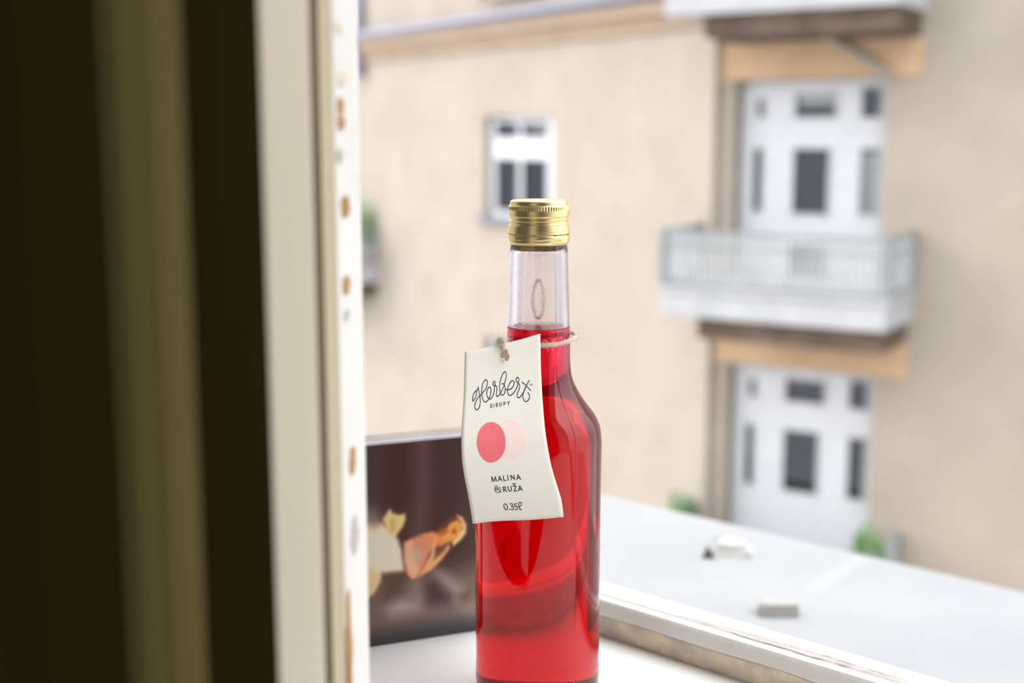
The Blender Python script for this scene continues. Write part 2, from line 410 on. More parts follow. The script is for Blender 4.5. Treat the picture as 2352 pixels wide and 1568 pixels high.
pf.append((.0728, 0)); pf += [(.0728, .001), (.0383, .001)]
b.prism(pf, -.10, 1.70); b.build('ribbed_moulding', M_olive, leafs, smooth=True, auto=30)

# ================================================================== THE LEDGE OUTSIDE
MB(MW).box(-2.2, 3.4, .0325, .57, -.20, -.12, .006).build('ledge', M_ledge, smooth=True, auto=40)
led = bpy.data.objects['ledge']; setp(led, kind='structure')
b = MB(); 
p0, p1 = Vector((.236, 1.045, -.1199)), Vector((.340, 1.180, -.1199)); dd = (p1 - p0).normalized(); qq = Vector((dd.y, -dd.x, 0)) * .012
vs = [b.bm.verts.new(p) for p in (p0 - qq, p0 + qq, p1 + qq * .8, p1 - qq * .8, p0 - qq * .3 + Vector((0, 0, .002)), p0 + qq * .3 + Vector((0, 0, .002)), p1 + qq * .3 + Vector((0, 0, .002)), p1 - qq * .3 + Vector((0, 0, .002)))]
for f in ((0, 1, 5, 4), (1, 2, 6, 5), (2, 3, 7, 6), (3, 0, 4, 7), (4, 5, 6, 7)): b.bm.faces.new([vs[i] for i in f])
b.build('sealing_strip', M_strip, led)
# broken tile and plaster lying on it; dark wedge for the plaster's shaded end
def rough_solid(b, pts, faces, sub=1, jit=.0006):
    t = bmesh.new(); vs = [t.verts.new(p) for p in pts]
    for f in faces: t.faces.new([vs[i] for i in f])
    bmesh.ops.recalc_face_normals(t, faces=t.faces[:])
    bmesh.ops.bevel(t, geom=t.edges[:], offset=.0009, segments=1, affect='EDGES')
    bmesh.ops.subdivide_edges(t, edges=t.edges[:], cuts=sub, use_grid_fill=True)
    for v in t.verts: v.co += Vector((rnd.uniform(-jit, jit), rnd.uniform(-jit, jit), rnd.uniform(-jit, jit) if v.co.z > -.1195 else 0))
    b.add(t)
HX = ((0, 1, 2, 3), (4, 7, 6, 5), (0, 4, 5, 1), (1, 5, 6, 2), (2, 6, 7, 3), (3, 7, 4, 0))
b = MB(); zb, zt_ = -.12, -.1095
rough_solid(b, [(.211, 1.029, zb), (.2455, 1.028, zb), (.2490, 1.047, zb), (.2145, 1.049, zb), (.2112, 1.030, zt_), (.245, 1.029, zt_), (.2485, 1.046, zt_), (.2147, 1.048, zt_)], HX)
o = b.build('broken_tile', M_block); setp(o, 'flat grey broken tile lying on the pale ledge outside the window', 'tile')
b = MB()
rough_solid(b, [(.196, 1.183, zb), (.236, 1.180, zb), (.246, 1.225, zb), (.205, 1.236, zb), (.203, 1.193, -.111), (.228, 1.190, -.1125), (.236, 1.216, -.114), (.210, 1.224, -.1105)], HX, 2, .0012)
o = b.build('plaster_piece', M_scrap); setp(o, 'white lump of broken plaster on the ledge beside a small dark shade wedge', 'rubble')
b = MB()
rough_solid(b, [(.1845, 1.180, zb), (.1975, 1.178, zb), (.198, 1.188, zb), (.187, 1.190, zb), (.1898, 1.182, -.1095), (.1912, 1.182, -.1095), (.1912, 1.184, -.1096), (.1898, 1.184, -.1096)], HX, 1, .0006)
o = b.build('shade_wedge', M_wedge); setp(o, 'small dark wedge on the ledge, coloured as the shaded end of the white lump', 'shade_wedge')

# ================================================================== THE HOUSE ACROSS THE COURTYARD
g = MB().box(-40, 40, -2, 45, -12.2, -12).build('ground', M_ground); setp(g, kind='structure')
tR = R(58); dR = (math.sin(tR), -math.cos(tR)); iR = (math.cos(tR), math.sin(tR))
MR = frame((3.4765, 15.0), dR, iR)                 # x along, y into the wall, z up
tL = R(34.2); dL = (math.sin(tL), -math.cos(tL)); iL = (math.cos(tL), math.sin(tL))
CORN = MR @ Vector((-1.38, 0, 0))
ML = frame((CORN.x, CORN.y), dL, iL)
FL = 3.43
bld = empty('apartment_building', (*CORN.xy, -12))
setp(bld, 'cream rendered apartment building with balconies across the courtyard, far behind the bottle', 'building')
dz = [-2 * FL, -FL, 0, FL]
hR = [(-.93, .90, -1.66 + k, .94 + k) for k in dz]
wall_open(MR, -1.38, 9.0, -12, 9.5, 0, .5, hR).build('courtyard_wall', M_stucco, bld)
hL = [(-4.86, -3.06, -.93 + k, .60 + k) for k in dz]
wall_open(ML, -14.0, .25, -12, 9.5, 0, .5, hL).build('side_wall', M_stucco, bld)

def window_unit(M, h, panes, curtains, parent, d=.16, sillw=True, name='window', solid=()):
    """white frame filling the hole h except where panes are; each pane, curtain and the dark room behind are sub-parts"""
    b = wall_open(M, h[0] + .03, h[1] - .03, h[2], h[3] - .03, d, d + .05, panes)
    for (s0, s1, z0, z1) in panes:                  # bead round each pane
        for bx in ((s0, s1, z0, z0 + .015), (s0, s1, z1 - .015, z1), (s0, s0 + .015, z0, z1), (s1 - .015, s1, z0, z1)):
            b.box(bx[0], bx[1], d - .02, d, bx[2], bx[3])
    f = b.build(name, M_white, parent)
    for (s0, s1, z0, z1) in panes: MB(M).box(s0, s1, d + .02, d + .026, z0, z1).build('pane', M_pane, f)
    for (s0, s1, z0, z1) in curtains:
        c = MB(M); n = 24; V = []
        for i in range(n + 1):
            s = s0 + (s1 - s0) * i / n; y = d + .075 + .008 * math.sin(i * 1.9)
            V.append([c.bm.verts.new(M @ Vector((s, y + q, z))) for q, z in ((0, z0), (0, z1), (.01, z1), (.01, z0))])
        for i in range(n):
            for k in range(4): c.bm.faces.new((V[i][k], V[i + 1][k], V[i + 1][(k + 1) % 4], V[i][(k + 1) % 4]))
        c.bm.faces.new(V[0]); c.bm.faces.new(V[-1]); c.build('curtain', M_curtain, f)
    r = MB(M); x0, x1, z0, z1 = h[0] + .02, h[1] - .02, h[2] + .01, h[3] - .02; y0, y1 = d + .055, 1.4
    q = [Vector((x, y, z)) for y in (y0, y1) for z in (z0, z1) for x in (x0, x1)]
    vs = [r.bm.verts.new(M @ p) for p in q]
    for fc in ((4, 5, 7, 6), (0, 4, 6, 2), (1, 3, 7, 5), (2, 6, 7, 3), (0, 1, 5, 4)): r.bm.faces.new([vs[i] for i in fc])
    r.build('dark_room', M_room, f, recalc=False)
    return f

for i, k in enumerate(dz):
    P = [(-.735, -.60, -.62, .165), (-.235, .225, -.635, .165), (.575, .80, -.62, .165), (-.70, -.60, .50, .74), (-.235, .28, .50, .80), (.56, .80, .49, .86)] + ([(-.225, .235, -1.385, -.975)] if i != 1 else [])
    cu = [(.56, .84, -1.0, .10)] if i != 1 else []
    cu += [(-.30, .30, .66, .9)] if i != 1 else [(-.30, .3, .83, .93)]
    window_unit(MR, hR[i], [(a, b_, c + k, d_ + k) for a, b_, c, d_ in P], [(a, b_, c + k, d_ + k) for a, b_, c, d_ in cu], bld, name='balcony_door')
    MB(MR).box(-1.12, 1.28, -.03, .01, .96 + k, 1.38 + k).build('wall_shade_panel', M_wallshade, bld)  # ochre panel paints the balcony's shade on the wall above the door
    P = [(-4.68, -4.06, -.84, -.03), (-4.68, -4.06, .27, .52), (-3.97, -3.32, -.84, -.03), (-3.97, -3.32, .27, .52)]
    cu = [(-4.55, -4.02, -.9, .56), (-3.86, -3.26, -.9, .56)]
    window_unit(ML, hL[i], [(a, b_, c + k, d_ + k) for a, b_, c, d_ in P], [(a, b_, c + k, d_ + k) for a, b_, c, d_ in cu], bld, d=.10)
    MB(ML).box(-4.95, -2.97, -.12, .12, -1.01 + k, -.93 + k, .01).build('window_sill', M_sillshade, bld)  # blue-grey shade at the sill is put into its dark colour

def balcony(M, s0, s1, pr, k, parent):
    MB(M).box(s0, s1, -pr, .02, -1.79 + k, -1.47 + k, .015).build('balcony_slab', M_slab, parent)
    MB(M).box(s0 + .45, s1 - .06, -pr + .10, .02, -2.04 + k, -1.79 + k).build('balcony_soffit', M_soffit, parent)  # dark brown box set back beneath the slab
    MB(M).box(s0 - .03, s1 + .03, -pr - .03, .02, -1.49 + k, -1.43 + k, .01).build('slab_edge', M_slab, parent)
    b = MB(M); zt_, zb_ = -.78 + k, -1.38 + k
    for z, t in ((zt_, .045), (zt_ - .17, .02), (zb_, .025)):
        b.box(s0, s1, -pr, -pr + .05, z - t, z, 0); b.box(s0, s0 + .05, -pr, 0, z - t, z); b.box(s1 - .05, s1, -pr, 0, z - t, z)
    rl = b.build('balcony_railing', M_raildark, parent)
    pm = MB(M).box(s0 - .01, s0 + .06, -pr - .01, -pr + .06, -1.43 + k, zt_ + .03).build('railing_post', M_raildark, rl)
    off = lambda s, y: (M.to_3x3() @ Vector((s, y, 0)))
    again(pm, off(s1 - s0 - .05, 0), rl); again(pm, off(0, pr - .07), rl); again(pm, off(s1 - s0 - .05, pr - .07), rl)
    bar = MB(M).box(s0 + .09, s0 + .132, -pr + .012, -pr + .035, zb_, zt_ - .04).build('bar', M_rail, rl)
    n = int((s1 - s0 - .22) / .075)
    for i in range(1, n + 1): again(bar, off(i * (s1 - s0 - .215) / n, 0), rl)
    bar2 = MB(M).box(s0 + .012, s0 + .035, -pr + .09, -pr + .125, zb_, zt_ - .04).build('bar', M_rail, rl)
    m_ = int((pr - .2) / .075)
    for i in range(0, m_ + 1):
        if i: again(bar2, off(0, i * (pr - .2) / m_), rl)
        again(bar2, off(s1 - s0 - .047, i * (pr - .2) / m_), rl)
    return rl
for k in (-FL - .10, 0, FL): balcony(MR, -1.36, 1.30, 1.10, k, bld)
balcony(ML, -10.4, -8.42, 1.0, -.52, bld)
# slanting drain under the upper balcony
b = MB(MR); b.tube([(-.30, -.10, 1.56), (.05, -.08, 1.50), (.86, -.07, 1.02), (.95, .02, .96)], .055, 10); b.build('drain_pipe', M_stucco, bld)
# string course, gutter and downpipe along the side wall
b = MB(ML); b.prism([(0, 1.58), (-.05, 1.60), (-.08, 1.74), (-.10, 1.78), (-.20, 1.80), (-.20, 1.93), (-.24, 1.95), (-.24, 1.98), (0, 2.02)], -14, .2, 'x'); b.build('string_course', M_trimstone, bld)
b = MB(ML); b.tube([(-14, -.25, 2.04), (-7, -.25, 2.03), (.15, -.25, 2.03)], .07, 10); b.build('gutter', M_gutter, bld)
b = MB(ML); b.tube([(-8.82, -.10, 3.3), (-8.82, -.10, 2.2), (-8.82, -.30, 2.05), (-8.82, -.10, 1.7), (-8.82, -.1, 1.35)], .085, 10); b.build('downpipe', M_gutter, bld)
MB(ML).box(-4.6, -3.3, -.1, .02, 2.30, 2.42, .01).build('window_sill', M_trimstone, bld)

# plants standing at the balconies
def bush(name, base, h, r, n, label, pot, group=None):
    root = empty(name, base); setp(root, label, 'plant', group)
    base = Vector(base)
    prof_ = [(.0, 0), (.10, 0), (.13, .16), (.145, .16), (.145, .19), (.12, .19), (.11, .15), (0, .15)]
    b = MB(Matrix.Translation(base)); N = 16; rings = []
    for rr, z in prof_: rings.append([b.bm.verts.new(b.M @ Vector((max(rr, .001) * math.cos(2 * math.pi * i / N), max(rr, .001) * math.sin(2 * math.pi * i / N), z))) for i in range(N)])
    for A_, B_ in zip(rings, rings[1:]):
        for i in range(N): b.bm.faces.new((A_[i], A_[(i + 1) % N], B_[(i + 1) % N], B_[i]))
    b.build('pot', pot, root, smooth=True, auto=40)
    b = MB(); st = MB()
    for i in range(n):
        a = rnd.uniform(0, 6.28); rr = r * math.sqrt(rnd.random()); zz = .18 + (h - .18) * rnd.uniform(.2, 1) * (1 - .35 * (rr / r) ** 2)
        c = base + Vector((rr * math.cos(a), rr * math.sin(a), zz)); L = rnd.uniform(.05, .09); t = Vector((math.cos(a), math.sin(a), rnd.uniform(-.2, .9))).normalized()
        sd_ = t.cross(Vector((rnd.uniform(-1, 1), rnd.uniform(-1, 1), 1))).normalized() * L * .33; up_ = t.cross(sd_).normalized() * L * .08
        P_ = [c, c + t * L * .45 + sd_, c + t * L, c + t * L * .45 - sd_]; mid = c + t * L * .5 + up_
        v = [b.bm.verts.new(p) for p in P_]; m5 = b.bm.verts.new(mid)
        for q in range(4): b.bm.faces.new((v[q], v[(q + 1) % 4], m5))
        if i % 9 == 0: st.tube([base + Vector((rnd.uniform(-.04, .04), rnd.uniform(-.04, .04), .14)), base + Vector((rr * .5 * math.cos(a), rr * .5 * math.sin(a), .14 + (zz - .14) * .6)), c], [.006, .005, .003], 5)
    o = b.build('foliage', M_green, root, recalc=False); setp(o, kind='stuff')
    st.build('stem', M_green, root)
for (s_, d_, k_, h_, r_, lb, pm) in ((-1.16, -.86, -FL - .10, 1.02, .13, 'small leafy green plant at the left end of the lower balcony', M_pot), (1.17, -.88, -FL - .10, .98, .15, 'small leafy green plant at the right end of the lower balcony', M_terra)):
    p = MR @ Vector((s_, d_, -1.43 + k_)); bush('potted_plant', p, h_, r_, 420, lb, pm, None)
p = ML @ Vector((-8.56, -.16, -1.95)); bush('potted_plant', p, 1.12, .15, 420, 'green plant rising above the far left balcony rail, half hidden by the window frame', M_terra, None)


# ================================================================== CARTON WITH THE PRINTED PHOTOGRAPH
bo = Vector((-.0815, .6768)); bd = Vector((.0601, .0243)).normalized(); bp = Vector((-bd.y, bd.x))
MBX = frame(bo, bd, bp)
BX0, BX1, BH, BT = -.034, .070, .1183, .022
carton = empty('carton', MBX @ Vector((.03, BT / 2, 0)))
setp(carton, 'dark carton left of the bottle on the sill, printed with a dancer in white', 'carton')
b = MB(MBX); b.box(BX0, BX1, .0004, BT, 0.0002, BH - .0006, .0006); b.build('carton_body', [M_cartontop], carton)
b = MB(MBX); b.box(BX0, BX1, -.0002, .0009, BH - .0013, BH + .0004, .0003); b.build('carton_lit_edge', M_edge, carton);  # pale lavender strip, light on the cover's top edge put into its colour
PR = json.loads('''[["band",[[29.97,124.07],[37.62,123.4],[37.3,94.48],[34.28,56.54],[26.5,54.94],[30.82,90.1]],[84,74,76],2.16],["low",[[-10.21,51.99],[30.18,39.0],[75.33,40.89],[75.21,-4.45],[-11.34,-1.43]],[98,86,82],2.4],["grey_patch1",[[11.9,22.16],[18.36,25.11],[31.29,23.79],[32.02,19.25],[22.11,17.3],[14.39,17.39]],[152,146,143],1.68],["grey_patch2",[[26.3,39.52],[32.25,38.73],[31.51,20.63],[26.85,22.6]],[118,108,112],1.68],["grey_patch3",[[40.63,40.2],[47.18,36.73],[56.94,27.53],[53.7,22.18],[48.42,27.39],[40.59,36.31]],[138,128,134],1.44],["dark1",[[35.3,31.82],[40.56,33.71],[49.71,23.27],[47.02,18.92],[35.17,20.62]],[60,45,44],1.44],["dark2",[[55.04,22.52],[60.4,23.09],[61.72,18.93],[56.88,17.5]],[75,60,55],0.96],["dark3",[[9.66,40.47],[22.44,40.04],[19.72,30.09],[10.71,27.49]],[72,62,52],1.68],["right",[[56.35,18.37],[75.27,18.33],[75.23,0.93],[56.24,2.47]],[125,113,103],1.92],["foot",[[-11.13,8.33],[75.25,9.52],[75.2,-9.84],[-11.45,-6.59]],[50,50,58],1.68],["dress",[[-12.11,78.54],[2.69,74.32],[10.19,72.19],[16.41,65.11],[18.9,61.0],[20.6,55.17],[21.96,42.68],[8.69,43.16],[7.59,38.19],[3.94,32.29],[-0.15,29.79],[-13.23,27.06]],[224,214,192],0.53],["hem",[[-1.5,50.87],[7.16,42.6],[6.56,37.57],[3.17,31.89],[-0.65,29.87],[-4.4,30.91]],[205,180,138],0.72],["veil",[[-9.52,84.46],[5.31,80.3],[11.47,73.3],[5.13,70.26],[-9.73,74.52]],[110,104,98],1.44],["leaf",[[10.23,74.2],[14.11,79.81],[15.84,77.09],[19.12,75.7],[22.94,75.77],[23.41,72.67],[21.56,68.31],[17.14,62.99],[13.86,64.66]],[206,190,136],0.36],["leafshade",[[14.5,72.94],[16.55,73.97],[17.21,67.56],[15.16,66.03]],[170,155,100],0.48],["torso",[[22.2,59.31],[27.87,61.17],[34.36,62.95],[39.56,63.09],[42.13,59.43],[40.79,55.73],[36.81,49.77],[34.13,43.65],[28.86,37.63],[26.27,37.46],[23.76,42.44],[22.58,50.31]],[186,130,108],0.38],["arml",[[22.69,57.97],[26.57,60.05],[27.78,54.26],[28.98,46.91],[31.51,41.41],[27.56,37.29],[24.5,40.28],[22.55,47.74]],[212,164,136],0.43],["shoulder",[[34.35,62.18],[39.56,63.09],[42.39,59.14],[40.78,55.21],[36.89,57.5]],[196,132,78],0.43],["armr",[[40.85,62.16],[43.96,59.21],[40.76,52.63],[42.31,50.88],[48.66,55.27],[49.69,52.55],[44.63,46.18],[38.01,40.55],[29.64,37.52],[34.13,43.65],[38.12,50.9]],[208,152,112],0.36],["gap",[[27.26,53.82],[31.66,53.78],[32.38,49.05],[29.73,44.75],[27.72,49.13]],[172,158,146],0.48],["hollow",[[40.75,52.11],[46.56,56.56],[49.19,56.24],[45.46,50.48],[40.17,47.01]],[92,74,60],0.38],["neck",[[42.16,62.78],[47.39,61.38],[49.2,56.76],[43.91,54.05],[40.79,56.24]],[196,128,76],0.38],["face",[[50.09,68.8],[54.05,69.63],[57.19,65.38],[56.63,60.26],[52.63,56.85],[47.35,56.21],[43.96,59.21],[43.47,62.62],[47.42,64.73]],[214,146,74],0.34],["cheek",[[44.02,65.13],[48.23,66.7],[48.71,61.99],[44.49,59.92],[42.42,61.98]],[158,88,58],0.38],["hair",[[42.98,65.77],[48.78,69.72],[53.53,71.24],[55.63,68.93],[50.34,67.48],[45.58,63.92],[42.95,63.2]],[82,60,42],0.36],["cap",[[54.06,71.43],[57.22,69.78],[59.58,65.1],[59.29,60.2],[56.07,56.43],[51.81,53.58],[50.77,55.79],[54.5,59.22],[57.44,63.02],[56.67,66.74]],[224,188,138],0.34],["eye",[[51.36,63.74],[53.47,62.97],[52.92,60.45],[50.82,61.22]],[130,72,40],0.34]]''')  # soft grey patches mixed into the picture's colours
nx, nz = 190, 168
us = np.linspace(BX0 * 1000, BX1 * 1000, nx); zs_ = np.linspace(.3, BH * 1000 - 1.3, nz)
U, Z = np.meshgrid(us, zs_)
C3 = np.zeros((nz, nx, 3)); C3[:] = (56, 46, 43)
rs = np.random.RandomState(3)
C3 += (rs.rand(nz, nx, 1) - .5) * 5
def sdist(poly):
    p = np.array(poly); inside = np.zeros(U.shape, bool); dm = np.full(U.shape, 1e9)
    for (x0, y0), (x1, y1) in zip(p, np.roll(p, -1, 0)):
        ex, ey = x1 - x0, y1 - y0; t = np.clip(((U - x0) * ex + (Z - y0) * ey) / (ex * ex + ey * ey + 1e-9), 0, 1)
        dm = np.minimum(dm, np.hypot(U - x0 - t * ex, Z - y0 - t * ey))
        c = ((y0 > Z) != (y1 > Z)) & (U < (x1 - x0) * (Z - y0) / (y1 - y0 + 1e-12) + x0); inside ^= c
    return np.where(inside, dm, -dm)
for nm, poly, col, soft in PR:
    soft *= 4.2; a = np.clip(sdist(poly) / (2 * soft) + .5, 0, 1)[..., None]; a = a * a * (3 - 2 * a)
    C3 = C3 * (1 - a) + np.array(col) * a
L3 = np.where(C3 / 255 <= .04045, C3 / 255 / 12.92, ((C3 / 255 + .055) / 1.055) ** 2.4)
me = bpy.data.meshes.new('printed_photograph')
vv = [tuple(MBX @ Vector((u / 1000, .00015, z / 1000)) - ORI[carton.name]) for z in zs_ for u in us]
ff = [(j * nx + i, j * nx + i + 1, (j + 1) * nx + i + 1, (j + 1) * nx + i) for j in range(nz - 1) for i in range(nx - 1)]
me.from_pydata(vv, [], ff)
L3 = np.minimum(L3 * np.array([1.62, 1.5, 1.34]), .90)
at = me.color_attributes.new('print', 'FLOAT_COLOR', 'POINT')
at.data.foreach_set('color', np.concatenate([L3, np.ones((nz, nx, 1))], 2).astype(np.float32).ravel())
M_print = mat('glossy_print', (.5, .5, .5), .28, spec=.4)
an = M_print.node_tree.nodes.new('ShaderNodeAttribute'); an.attribute_name = 'print'
M_print.node_tree.links.new(an.outputs['Color'], M_print.node_tree.nodes['Principled BSDF'].inputs['Base Color'])
me.materials.append(M_print)
po = bpy.data.objects.new('printed_photograph', me); COL.objects.link(po); po.parent = carton; ORI[po.name] = ORI[carton.name]

# ================================================================== THE BOTTLE
BX, BY = .0130, .6137
bot = empty('syrup_bottle', (BX, BY, 0)); setp(bot, 'clear glass bottle of red syrup with a gold cap, standing on the white sill', 'bottle')
T0 = Matrix.Translation((BX, BY, 0))
OUT = [(.2450, .0129), (.2352, .0133), (.2336, .01376), (.2240, .0143), (.2145, .01468), (.2040, .0151), (.1941, .01540), (.1821, .01566), (.1734, .01591), (.1690, .01647), (.1660, .01735), (.1633, .01854), (.1591, .02094),
       (.1550, .02370), (.1520, .02595), (.1497, .02770), (.1468, .02935), (.1439, .03055), (.1405, .03130), (.1375, .03169), (.1320, .03172), (.1263, .03167), (.1157, .03155), (.0931, .03150), (.0587, .03147), (.0236, .03147), (.0090, .03140), (.0040, .0305), (.0012, .0285), (.0002, .0262)]
def dense(P, step):
    out = [P[0]]
    for i in range(len(P) - 1):
        p0 = P[max(i - 1, 0)]; p1 = P[i]; p2 = P[i + 1]; p3 = P[min(i + 2, len(P) - 1)]
        L = math.hypot(p2[0] - p1[0], p2[1] - p1[1]); n = max(1, int(L / step))
        for k in range(1, n + 1):
            t = k / n; h00 = 2 * t**3 - 3 * t * t + 1; h10 = t**3 - 2 * t * t + t; h01 = -2 * t**3 + 3 * t * t; h11 = t**3 - t * t
            # finite-difference tangents scaled by chord
            def tan(a, b_, c):
                la = math.hypot(b_[0] - a[0], b_[1] - a[1]) or 1e-9; lb = math.hypot(c[0] - b_[0], c[1] - b_[1]) or 1e-9
                return [((c[q] - b_[q]) / lb * la + (b_[q] - a[q]) / la * lb) / (la + lb) if a != b_ and b_ != c else ((c[q] - a[q]) / (la + lb)) for q in (0, 1)]
            m1 = tan(p0, p1, p2); m2 = tan(p1, p2, p3)
            out.append(tuple(h00 * p1[q] + h10 * L * m1[q] + h01 * p2[q] + h11 * L * m2[q] for q in (0, 1)))
    return out
outer = dense(OUT, .0016)
SEAM = R(-56)
base_th = [2 * math.pi * i / 120 for i in range(120)]
for c0 in (SEAM, SEAM + math.pi):
    base_th += [c0 + d / .0316 for d in (-.0011, -.0007, -.00045, -.0002, 0, .0002, .00045, .0007, .0011)]
TH = sorted({round(t % (2 * math.pi), 6) for t in base_th})
def seam(th, r):
    s = 0
    for c0 in (SEAM, SEAM + math.pi):
        d = (th - c0 + math.pi) % (2 * math.pi) - math.pi; s += math.exp(-(d * r / .00042) ** 2)
    return s
def lathe(b, prof_, ths, fn=None, mi=0, flip=False, smooth=True):
    rings = []
    for z, r in prof_:
        rings.append([b.bm.verts.new(b.M @ Vector(((r + (fn(t, z, r) if fn else 0)) * math.cos(t), (r + (fn(t, z, r) if fn else 0)) * math.sin(t), z))) for t in ths])
    N = len(ths)
    for A_, B_ in zip(rings, rings[1:]):
        for i in range(N):
            q = (A_[i], A_[(i + 1) % N], B_[(i + 1) % N], B_[i]); f = b.bm.faces.new(q[::-1] if not flip else q); f.smooth = smooth; f.material_index = mi
    return rings
def cap_ring(b, ring, flip=False, mi=0):
    f = b.bm.faces.new(ring[::-1] if flip else ring); f.material_index = mi; return f
def outf(t, z, r):
    d = .00016 * seam(t, r) if z > .004 else 0
    d += .00012 * math.exp(-((z - .1268) / .0006) ** 2) - .00006 * math.exp(-((z - .1255) / .0007) ** 2)
    return d + .00004 * math.sin(3 * t + z * 90) + .00003 * math.sin(5 * t - z * 140)
gb = MB(T0)
ro = lathe(gb, outer, TH, outf)
BOTTOM = [(.0008, .020), (.0030, .012), (.0042, .004), (.0044, .0006)]
rb = lathe(gb, BOTTOM, TH)
N = len(TH)
for i in range(N): gb.bm.faces.new((ro[-1][i], rb[0][i], rb[0][(i + 1) % N], ro[-1][(i + 1) % N])).smooth = True
cap_ring(gb, rb[-1])
# inner wall of the glass above the syrup (normals into the cavity)
def wall_t(z): return .0021 if z > .165 else .0021 + .0011 * min(1, (.165 - z) / .03)
INN = [(z, r - wall_t(z) - (.0020 * min(1, (z - .2300) / .0032) ** 1.5 if z > .2300 else 0)) for z, r in outer if z > .0105]
inn_top = [p for p in INN if p[0] > LEVEL]
rl_ = np.interp(LEVEL, [p[0] for p in INN][::-1], [p[1] for p in INN][::-1])
ri = lathe(gb, inn_top + [(LEVEL - .0001, float(rl_))], TH, mi=1, flip=True)
for i in range(N): gb.bm.faces.new((ri[0][i], ri[0][(i + 1) % N], ro[0][(i + 1) % N], ro[0][i])).smooth = True
gl = gb.build('glass', [M_glass, M_dew], bot, loc=(BX, BY, 0), recalc=False)
sb = MB(T0)
liq = [(LEVEL + .0006, float(rl_) + .00002), (LEVEL - .0002, float(rl_) + .00002)] + [p for p in INN if p[0] < LEVEL - .0002]
zl, rl2 = liq[-1]
liq += [(zl - .0016, rl2 - .0008), (zl - .0030, rl2 - .0030), (zl - .0040, rl2 - .0075), (zl - .0030, .0105), (zl - .0022, .0040)]
TOPR = [(LEVEL + .0003, float(rl_) - .0004), (LEVEL + .0001, float(rl_) - .0010), (LEVEL, float(rl_) - .0022), (LEVEL, .004)]
ls = lathe(sb, TOPR[::-1] + liq, TH)
cap_ring(sb, ls[0]); cap_ring(sb, ls[-1], True)
syr = sb.build('syrup', M_syrup, bot, loc=(BX, BY, 0), recalc=True); setp(syr, 'deep raspberry red liquid')

# cap: knurled band, rolled threads, tamper ring
KN = 68
ths = [2 * math.pi * i / (KN * 6) for i in range(KN * 6)]
prof_ = [(.2550, .0006), (.2550, .0120), (.2549, .0130), (.2546, .01358), (.2541, .01388), (.2534, .01398), (.2528, .01402), (.2524, .01440), (.2521, .01475), (.2517, .01486), (.2512, .01490), (.2506, .01490), (.2501, .01486), (.2497, .01478),
         (.2490, .01476), (.2480, .01478), (.2475, .01478), (.2471, .01462), (.2468, .01415), (.2465, .01402)]
prof_ += [(.2465 - i * .00022, .01402 + (.0006 * max(0, (i - 10) / 20))) for i in range(1, 15)]
prof_ += [(.2430, .01450), (.2426, .01476), (.2418, .01482), (.2412, .01486), (.2408, .01500), (.2402, .01504), (.2397, .01490), (.2392, .01498), (.2390, .01505), (.23885, .01470), (.2387, .0144)]
def capf(t, z, r):
    d = 0
    if .2500 < z < .2523: d -= .00042 * (0.5 + .5 * math.cos(KN * t)) ** .7 * math.sin(math.pi * (z - .2500) / .0023)
    if .2432 < z < .2464:
        ang = (t / (2 * math.pi)) % 1
        for z0 in (.2472, .2450, .2428):
            d += .00075 * math.exp(-((z - z0 - (ang - .5) * .0022) / .00034) ** 2)
    return d
cb = MB(T0); rr_ = lathe(cb, prof_, ths, capf); cap_ring(cb, rr_[0])
cap = cb.build('cap', M_gold, bot, loc=(BX, BY, .2387), recalc=True)
tb = MB(T0)
prof_ = [(.2386, .0144), (.23845, .0150), (.2382, .01525), (.2374, .01528), (.2366, .01524), (.2362, .01508), (.2358, .01500), (.2352, .01502), (.2347, .01480), (.2342, .01430), (.2338, .01395), (.2337, .0137)]
lathe(tb, prof_, ths, lambda t, z, r: .00012 * math.sin(9 * t) * (z < .2360))
for k in range(9):
    a = 2 * math.pi * k / 9 + .35
    for da in (0,):
        c, s_ = math.cos(a), math.sin(a); x, y = .01455 * c, .01455 * s_
        tb.box(x - .0006, x + .0006, y - .0006, y + .0006, .2380, .2391)
tb.build('tamper_ring', M_gold, cap, loc=(BX, BY, .2337))

